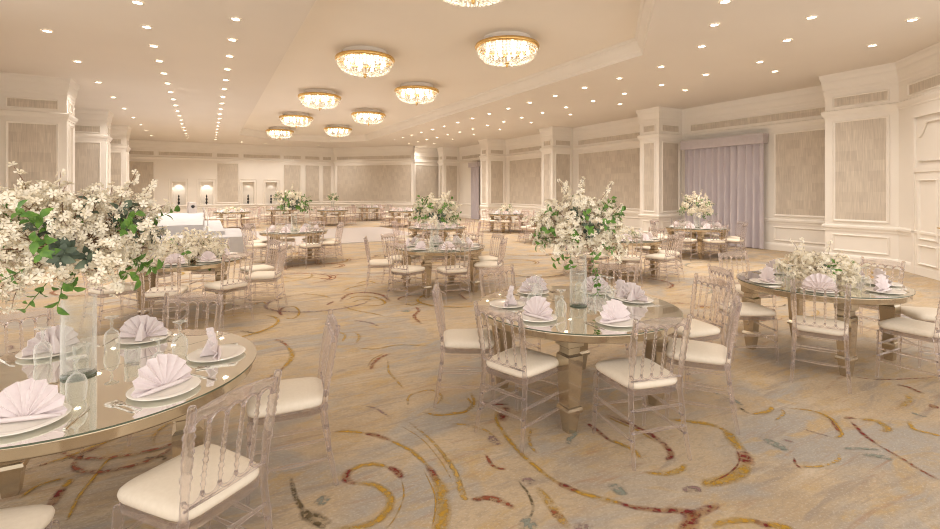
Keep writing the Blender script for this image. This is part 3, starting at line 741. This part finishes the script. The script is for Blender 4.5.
gb=MB(); gb.lathe([(.034,0),(.036,.002),(.041,.05),(.040,.085),(.030,.110),(.012,.124),(.006,.132),(.0055,.150),(.010,.158),(.0055,.166),(.006,.180),(.018,.190),(.036,.196),(.037,.199),(.001,.200)],20); GOBM=gb.mesh('goblet',GLASS)
gb=MB(); gb.lathe([(.036,0),(.041,.05),(.03,.11),(.006,.13),(.006,.18),(.036,.197),(.001,.2)],8); GOBF=gb.mesh('goblet',GLASS)
vt=MB(); vt.lathe([(.001,0),(.034,0),(.036,.004),(.038,.085),(.035,.085),(.033,.012),(.001,.010)],20); VOTM=vt.mesh('votive_holder',VGLASS)
def cut(kind):
    mb=MB(); 
    if kind=='fork':
        mb.box(-.004,.004,-.10,.03,.001,.003); mb.box(-.006,.006,-.105,-.06,.001,.0035); mb.box(-.011,.011,.03,.045,.002,.004)
        for x in (-.0095,-.0032,.0032,.0095): mb.box(x-.0017,x+.0017,.045,.09,.003,.0055)
    elif kind=='knife':
        mb.box(-.005,.005,-.11,-.01,.001,.006); mb.add([(-.006,-.01,.001),(.008,-.01,.001),(.009,.07,.001),(-.004,.105,.001),(-.006,-.01,.004),(.008,-.01,.003),(.009,.07,.003),(-.004,.105,.003)],[(3,2,1,0),(4,5,6,7),(0,1,5,4),(1,2,6,5),(2,3,7,6),(3,0,4,7)])
    return mb.mesh(kind,SILVER)
FORKM=cut('fork'); KNIFM=cut('knife')

SECN=['near','near right','right','far right','far','far left','left','near left']
def sectors(cx,cy,angs):
    view=math.degrees(math.atan2(-cy,-cx))
    rel=[((a-view)%360)/45 for a in angs]     # 0 near, counter-clockwise from above = viewer's right
    best=None
    def cost(i,s): d=abs(rel[i]-s)%8; d=min(d,8-d); return d*d
    order=sorted(range(len(angs)),key=lambda i:rel[i])
    for start in range(8):
        for comb in itertools.combinations(range(8),len(angs)):
            seq=[(c+start)%8 for c in comb]
            if sorted(seq)!=seq and start!=0 and False: continue
            c=sum(cost(i,s) for i,s in zip(order,seq))
            if best is None or c<best[0]: best=(c,seq)
    res=[None]*len(angs)
    for i,s in zip(order,best[1]): res[i]=SECN[s]
    return res
jr=random.Random(11)
def table(cx,cy,tname,tlabel,angs,lod,seam=0,dist=.88,legrot=0,ts=1):
    """lod 0 full, 1 chairs with parts and simpler setting, 2 far"""
    t=thing('banquet_table',tlabel,'table',(cx,cy,0),0,'round mirrored banquet tables')
    S_=Matrix.Diagonal((ts,ts,1,1)); ob('tabletop',TOPM,t,Matrix.Rotation(seam,4,'Z')@S_); ob('apron',APM,t,S_)
    for sx in (-1,1):
        for sy in (-1,1): ob('leg',LGM,t,Matrix.Rotation(legrot,4,'Z')@Matrix.Translation((sx*.44,sy*.44,0)))
    sec=sectors(cx,cy,[a[0] if isinstance(a,tuple) else a for a in angs])
    for a,sn in zip(angs,sec):
        off=0;ds=dist;pa=None
        if isinstance(a,tuple): a,ds,off,pa=(a+(0,None,None))[:4]
        off=off or 0; ca_=a; pa=a if pa is None else pa
        j=jr.uniform(-5,5) if lod else jr.uniform(-2,2)
        ca,sa=math.cos(R(a)),math.sin(R(a)); loc=(cx+ds*ca,cy+ds*sa,0); rz=R(a+90+j+off)
        if True:
            lb='clear acrylic chair on the %s side of the %s'%(sn,tname)
            if lod<2:
                c=thing('banquet_chair',lb,'chair',loc,rz,'clear acrylic banquet chairs')
                for nm,me in PARTS: ob(nm,me,c)
            else:
                c=ob('banquet_chair',FARCH); c.location=loc; c.rotation_euler=(0,0,rz); tag(c,lb,'chair','clear acrylic banquet chairs')
        # place setting
        a=pa; rzp=R(a+90); Mz=Matrix.Rotation(rzp,4,'Z')
        def put(me,name,label,cat,group,r,da,z=.75,rot=0,parts=()):
            q=(cx+r*math.cos(R(a+da)),cy+r*math.sin(R(a+da)),z)
            if parts:
                o=thing(name,label,cat,q,rzp+rot,group)
                for pn,pm in parts: ob(pn,pm,o)
            else:
                o=ob(name,me); o.location=q; o.rotation_euler=(0,0,rzp+rot); tag(o,label,cat,group)
            return o
        pos='on the %s side of the %s'%(sn,tname)
        put(PLM,'plate','white charger plate '+pos,'plate','white charger plates',.57,0)
        if lod==0: put(None,'napkin','lilac fan-folded napkin '+pos,'napkin','lilac fan napkins',.57,0,.7605,jr.uniform(-.25,.25),(('fan',NAPM),('folded_base',STANDM)))
        else: put(NAPS,'napkin','lilac fan-folded napkin '+pos,'napkin','lilac fan napkins',.57,0,.7605,jr.uniform(-.3,.3))
        put(GOBM if lod<2 else GOBF,'goblet','upside-down clear goblet '+pos,'goblet','upturned goblets',.39,14 if lod<2 else 18)
        if lod==0:
            for nm,me,da,w in (('fork',FORKM,-19.5,'outer silver fork '),('fork',FORKM,-16.8,'inner silver fork '),('knife',KNIFM,18.5,'silver knife ')):
                put(me,nm,w+pos,nm,'silver cutlery',.60,da)
def votives(cx,cy,spots,tname):
    for (dx,dy),w in zip(spots,('left','right','far')):
        o=ob('glass_tumbler',VOTM); o.location=(cx+dx,cy+dy,.75); tag(o,'small clear glass tumbler beside the %s'%tname if w=='left' else 'small clear glass tumbler further from the viewer, near the %s'%tname,'glass','small glass tumblers')

# ------------------------------------------------------------------ flowers
def blossom(mb,c,nrm,rad,rr):
    nrm=nrm.normalized(); s=nrm.orthogonal().normalized(); t=nrm.cross(s); a0=rr.uniform(0,2*PI); vs=[c-nrm*rad*.15];fs=[]
    for k in range(5):
        a=a0+2*PI*k/5; cup=rr.uniform(.05,.5)
        for da,rd,h in ((-.50,.55,.22),(-.34,.98,cup),(.0,1.06,cup*.8),(.34,.98,cup),(.50,.55,.22)):
            vs.append(c+(s*math.cos(a+da)+t*math.sin(a+da))*rad*rd+nrm*rad*h)
        o=1+k*5; fs+= [(0,o,o+1,o+2),(0,o+2,o+3,o+4)]
    mb.add(vs,fs,0,True)
def spray(seed,L,nb,rad,spread):
    rr=random.Random(seed); tw=MB(); bl=MB(); pts=[]; x=y=0; bx_,by_=rr.uniform(-.25,.25),rr.uniform(-.25,.25)
    for k in range(7):
        f=k/6; pts.append(Vector((bx_*L*f*f+rr.uniform(-.006,.006),by_*L*f*f+rr.uniform(-.006,.006),L*f)))
    tw.tube(pts,[.0035-.0022*k/6 for k in range(7)],5)
    for k in range(nb):
        f=.25+.78*(k+rr.random())/nb; i=min(5,int(f*6)); p=pts[i].lerp(pts[i+1],min(1.1,f*6-i))
        a=rr.uniform(0,2*PI); d=Vector((math.cos(a),math.sin(a),rr.uniform(-.2,.9))).normalized()
        c=p+d*spread*rr.uniform(.3,1)*(1.15-.6*f); blossom(bl,c,d+Vector((0,0,.35)),rad*rr.uniform(.75,1.15),rr)
        if rr.random()<.4: tw.tube([p,c],.0012,4)
    return tw.mesh('blossom_branch',TWIG), bl.mesh('blossoms',PETAL)
SPR=[spray(s,.30,27,.0225,.085) for s in range(6)]          # dense
SPT=[spray(30+s,.42,13,.022,.03) for s in range(4)]; SPB=[spray(50+s,.42,5,.020,.02) for s in range(2)]        # long thin branch
HYD=[]
for s in range(2):
    rr=random.Random(70+s); bl=MB()
    for k in range(42):
        z=rr.uniform(-.4,1); a=rr.uniform(0,2*PI); d=Vector((math.sqrt(1-z*z)*math.cos(a),math.sqrt(1-z*z)*math.sin(a),z)); blossom(bl,d*.06,d,.022,rr)
    HYD.append(bl.mesh('hydrangea_head',PETAL))
def leafsprig(seed,n,L,size,m,name):
    rr=random.Random(seed); mb=MB(); pts=[Vector((.05*L*math.sin(3*f/6),0,L*f/6)) for f in range(7)]; mb.tube(pts,[.002]*7,4)
    for k in range(n):
        f=.3+.7*k/max(1,n-1); p=pts[min(6,int(f*6))]; a=k*2.4+rr.uniform(-.4,.4); d=Vector((math.cos(a),math.sin(a),rr.uniform(.1,.8))).normalized(); s=d.cross(Vector((0,0,1))).normalized(); nn=s.cross(d)
        l=size*rr.uniform(.75,1.2); w=l*.30; vs=[p]
        for fr_,ww,dr in ((.25,.75,.0),(.5,1,.0),(.78,.62,-.08),(1,0,-.2)):
            c=p+d*l*fr_+nn*l*dr
            vs+= [c-s*w*ww+nn*w*.3*ww, c, c+s*w*ww+nn*w*.3*ww]
        fs=[(0,2,1),(0,3,2)]
        for j in range(3):
            o=1+j*3; fs+= [(o,o+1,o+4,o+3),(o+1,o+2,o+5,o+4)]
        mb.add(vs,fs,0,True)
    return mb.mesh(name,m)
LSP=[leafsprig(s,6,.14,.056,LEAF,'leaf_sprig') for s in range(3)]
DSP=[leafsprig(9+s,7,.14,.055,DLEAF,'dark_leaf_sprig') for s in range(2)]
def orient(d,roll): return d.to_track_quat('Z','Y').to_matrix().to_4x4()@Matrix.Rotation(roll,4,'Z')
def bouquet(loc,label,rx,ry,rz,n,nlong,nleaf,ndark,seed,low=-.35,scale=1.0,nhyd=0,zc=.22,extra=(),extraleaf=()):
    t=thing('flower_arrangement',label,'flowers',loc,0); rr=random.Random(seed); C0=Vector((0,0,zc)); g=(1+5**.5)/2
    def place(pair,d,tip,sc,L):
        d=d.normalized(); base=C0+Vector((d.x*rx,d.y*ry,d.z*rz))*tip-d*L*sc
        M=Matrix.Translation(base)@orient((d+Vector((rr.uniform(-.2,.2),rr.uniform(-.2,.2),rr.uniform(-.1,.2)))).normalized(),rr.uniform(0,6.28))@Matrix.Scale(sc,4)
        if isinstance(pair,tuple): b=ob('blossom_branch',pair[0],t,M); ob('blossoms',pair[1],b)
        else: ob(pair.name.split('.')[0],pair,t,M)
    for k in range(n):
        z=low+(1-low)*(k+.5)/n; a=2*PI*k/g+rr.uniform(-.25,.25); q=math.sqrt(1-z*z); place(rr.choice(SPR),Vector((q*math.cos(a),q*math.sin(a),z)),rr.uniform(.72,1.02),scale*rr.uniform(.8,1.05),.30)
    for k in range(nlong):
        z=rr.uniform(-.05,.95); a=rr.uniform(0,2*PI); q=math.sqrt(1-z*z); place(rr.choice(SPT),Vector((q*math.cos(a),q*math.sin(a),z)),rr.uniform(1.05,1.3),scale,.42)
    for d,tip in extra: place(rr.choice(SPT),Vector(d),tip,scale,.42)
    for k in range(nhyd):
        z=rr.uniform(-.2,.9); a=rr.uniform(0,2*PI); q=math.sqrt(1-z*z); place(rr.choice(HYD),Vector((q*math.cos(a),q*math.sin(a),z)),rr.uniform(.7,.85),scale,.0)
    for k in range(nleaf):
        z=rr.uniform(-.6,.85); a=rr.uniform(0,2*PI); q=math.sqrt(1-z*z); place(rr.choice(LSP),Vector((q*math.cos(a),q*math.sin(a),z)),rr.uniform(.85,1.08),scale*rr.uniform(.8,1.1),.16)
    for d,tip in extraleaf: place(rr.choice(LSP),Vector(d),tip,scale,.16)
    for k in range(ndark):
        z=rr.uniform(-.5,.8); a=rr.uniform(0,2*PI); q=math.sqrt(1-z*z); place(rr.choice(DSP),Vector((q*math.cos(a),q*math.sin(a),z)),rr.uniform(.7,.9),scale*rr.uniform(.9,1.2),.16)
    return t
stems=MB(); rr=random.Random(3)
for k in range(9):
    a=rr.uniform(0,6.28); b=a+rr.uniform(2,4); stems.tube([(.04*math.cos(a),.04*math.sin(a),.03),(.0,.0,.2),(.045*math.cos(b),.045*math.sin(b),.43)],.003,5)
def vase(loc,h,r,label,group='tall cylinder vases'):
    t=thing('vase',label,'vase',loc,0,group)
    mb=MB(); mb.lathe([(.001,0),(r,0),(r,.008),(r,h),(r+.004,h+.004),(r-.005,h+.002),(r-.006,.028),(.001,.026)],32); mb.build('glass_cylinder',VGLASS,t)
    mb=MB(); mb.lathe([(.001,.0),(r*1.01,.001),(r*1.01,.010),(.001,.012)],32); mb.build('thick_base',EDGE,t)
    return t

T={}
def deg(*a): return list(a)
# foreground
table(-.52,3.16,'left foreground table','round mirrored table with tall blossom vase at left foreground',[(-104,.95),(-60,.95,4,-53),(-7,.95,0,-3),(69,.92,0,73),(120,.92)],0,seam=R(-57))
table(2.69,3.08,'centre foreground table','round mirrored table with tall blossom vase at centre foreground',[(-161,.76),(-101,.80),(-50,.92,-6),(-13,1.12),(30,1.12),(92,.92),(152,.90)],0,seam=R(20),ts=1.05)
table(5.6,2.65,'right foreground table','round mirrored table with low blossom arrangement at right foreground',[(155,.80),(73,.95),(-4,.95),(-44,.97),(-92,.80),(-154,.80)],0,seam=R(70),ts=.96)
table(3.52,7.51,'table left of centre bouquet','round mirrored table with tall flowers, left of the centre bouquet',[(155,1.0),120,72,30,-4,-48,(-101,.82),(-149,.9)],1)
table(1.82,12.05,'table beside white dance floor','round mirrored table with tall flowers in front of white dance floor',[-160,-118,-75,-35,5,50,95,145],1)
table(-.27,7.85,'table behind left foreground bouquet','round mirrored table with low flowers, half behind the left bouquet',[-150,(-100,.97),(-59,.97),(-18,1.05),(22,1.05),70,120],1)
table(11.25,8.17,'table by the grey curtain','round mirrored table with tall flowers before the wide grey curtain',[-160,-118,-75,-30,15,60,105,150],1)
table(7.3,7.0,'table behind centre foreground bouquet','round mirrored table peeking out behind the centre bouquet',[-172,-128,-84,-40,5,50,95,140],1)
far_t=[(11.0,16.9,'table before far right wall','round mirrored table with small flowers near the far right wall'),
 (5.3,11.5,'table behind mid-room tall flowers','round mirrored table just behind the mid-room tall flowers'),
 (1.0,24.3,'far table nearest the stage','far round mirrored table nearest the stage with low white flowers'),
 (3.4,26.4,'far table below right niches','far round mirrored table below the right pair of wall niches'),
 (5.5,24.3,'far table with ball bouquet','far round mirrored table with a tall ball-shaped bouquet'),
 (8.4,27.2,'farthest table by angled wall','farthest round mirrored table by the angled back wall'),
 (8.3,21.7,'far table right of dance floor','far round mirrored table right of the dance floor'),
 (10.1,12.7,'table peeking past centre bouquet','round mirrored table seen past the right edge of centre bouquet')]
for i,(x,y,n,l) in enumerate(far_t):
    a0=jr.uniform(0,45); table(x,y,n,l,[a0+45*k for k in range(8)],2)
votives(-.52,3.16,[(.16,.05),(-.1,.25)],'vase on left foreground table'); votives(2.69,3.08,[(-.14,.04),(.16,-.02)],'vase on centre foreground table')

vase((-.58,3.14,.75),.40,.075,'tall clear cylinder vase under the large left bouquet')
bouquet((-.58,3.14,1.13),'large cream blossom bouquet in tall vase at left foreground',.46,.46,.36,66,5,26,14,1,zc=.30,nhyd=6,low=-.72,extra=[((.35,.5,.75),1.25),((.75,.1,.62),1.2),((.55,.75,.4),1.2),((-.8,-.2,.5),1.15)],extraleaf=[((-.1,-.6,-.75),1.0),((.1,-.7,-.6),.95),((-.3,-.4,-.8),1.0),((.75,-.5,-.35),1.0),((.6,-.6,-.5),1.0)])
vase((2.70,3.06,.75),.42,.07,'tall clear cylinder vase under the centre foreground bouquet')
bouquet((2.70,3.06,1.15),'cream blossom and green leaf bouquet in tall vase at centre foreground',.40,.40,.37,54,3,26,10,2,zc=.20,nhyd=9,low=-.6,extra=[((-.25,.1,1),1.22),((-.05,.1,1),1.25),((.2,-.1,1),1.25),((-.8,.3,.4),1.15)],extraleaf=[((.2,-.3,-.9),1.2),((.15,-.25,-1),1.45),((.25,-.3,-.8),1.0),((.5,-.5,.8),1.08),((.6,-.4,.7),1.1),((.7,-.45,.5),1.08),((.45,-.6,.4),1.05),((.0,-.7,.2),1.02),((-.5,-.3,-.55),1.05),((-.6,-.2,-.45),1.05)])
bouquet((5.6,2.66,.752),'low wide cream blossom arrangement with leaves on right foreground table',.44,.40,.27,40,6,12,3,3,low=.02,zc=.06,nhyd=6,extra=[((-.35,.2,.9),1.5),((.05,.3,.95),1.5),((.5,.1,.7),1.3)])
vase((3.44,7.55,.75),.42,.07,'tall clear cylinder vase on mid-room table left of centre bouquet')
bouquet((3.44,7.55,1.04),'round cream and green bouquet on mid-room table left of centre bouquet',.46,.46,.36,34,4,40,12,4,zc=.26,nhyd=4,scale=1.1,low=-.55)
vase((1.82,12.05,.75),.42,.07,'tall clear cylinder vase on table before the dance floor')
bouquet((1.82,12.05,1.14),'leafy cream bouquet on table in front of the dance floor',.42,.42,.38,15,3,42,22,5,zc=.26,nhyd=3,scale=1.1)
bouquet((-.2,7.75,.752),'low spreading cream blossom arrangement behind the left bouquet',.50,.42,.36,40,6,6,3,6,low=.02,zc=.05,nhyd=3,scale=1.15)
vase((11.25,8.17,.75),.42,.07,'tall clear cylinder vase before the wide grey curtain')
bouquet((11.25,8.17,1.12),'round cream bouquet in front of the wide grey curtain',.46,.46,.44,44,4,24,8,8,zc=.10,nhyd=4,low=-.5)
bouquet((7.2,6.9,.752),'low cream arrangement on table behind the centre bouquet',.36,.3,.22,16,2,5,2,9,low=.02,zc=.05)
bouquet((11.0,16.9,.752),'small cream and green flowers on table near far right wall',.30,.30,.40,12,2,9,3,10,low=.0,zc=.1)
bouquet((1.0,24.3,.752),'low white flowers on far table nearest the stage',.55,.4,.25,16,0,5,2,12,low=.0,zc=.05)
vase((3.4,26.4,.75),.42,.07,'tall clear vase on far table below right niches')
bouquet((3.4,26.4,1.12),'loose cream and dark green bouquet below the right wall niches',.50,.5,.36,14,3,20,12,13,zc=.25,scale=1.2)
vase((5.5,24.3,.75),.42,.07,'tall clear vase under the far ball-shaped bouquet')
bouquet((5.5,24.3,1.14),'small ball-shaped green and cream bouquet near the back wall',.30,.30,.28,14,0,30,8,14,zc=.22,low=-.6)
vase((5.3,11.5,.75),.42,.07,'tall clear vase hidden behind the mid-room bouquet')

# ------------------------------------------------------------------ camera, world, render look
cam=D.cameras.new('camera'); co=D.objects.new('camera',cam); COL.objects.link(co)
co.location=(0,0,CAMH); co.rotation_euler=(R(90),0,-TH); cam.sensor_width=36; cam.lens=36*480/940; cam.shift_y=-73.5/940; cam.clip_start=.05
SC.camera=co
w=D.worlds.new('world'); SC.world=w; w.use_nodes=True; bg=w.node_tree.nodes['Background']; bg.inputs[0].default_value=(1,.94,.88,1); bg.inputs[1].default_value=1.2
vs_=SC.view_settings; vs_.view_transform='Standard'; vs_.look='None'; vs_.gamma=1; vs_.use_curve_mapping=False; vs_.exposure=0.62
try:
    cy_=SC.cycles; cy_.transparent_max_bounces=40; cy_.max_bounces=10; cy_.diffuse_bounces=5; cy_.glossy_bounces=4; cy_.use_denoising=True; cy_.filter_width=1.1; cy_.sample_clamp_indirect=6
except Exception: pass
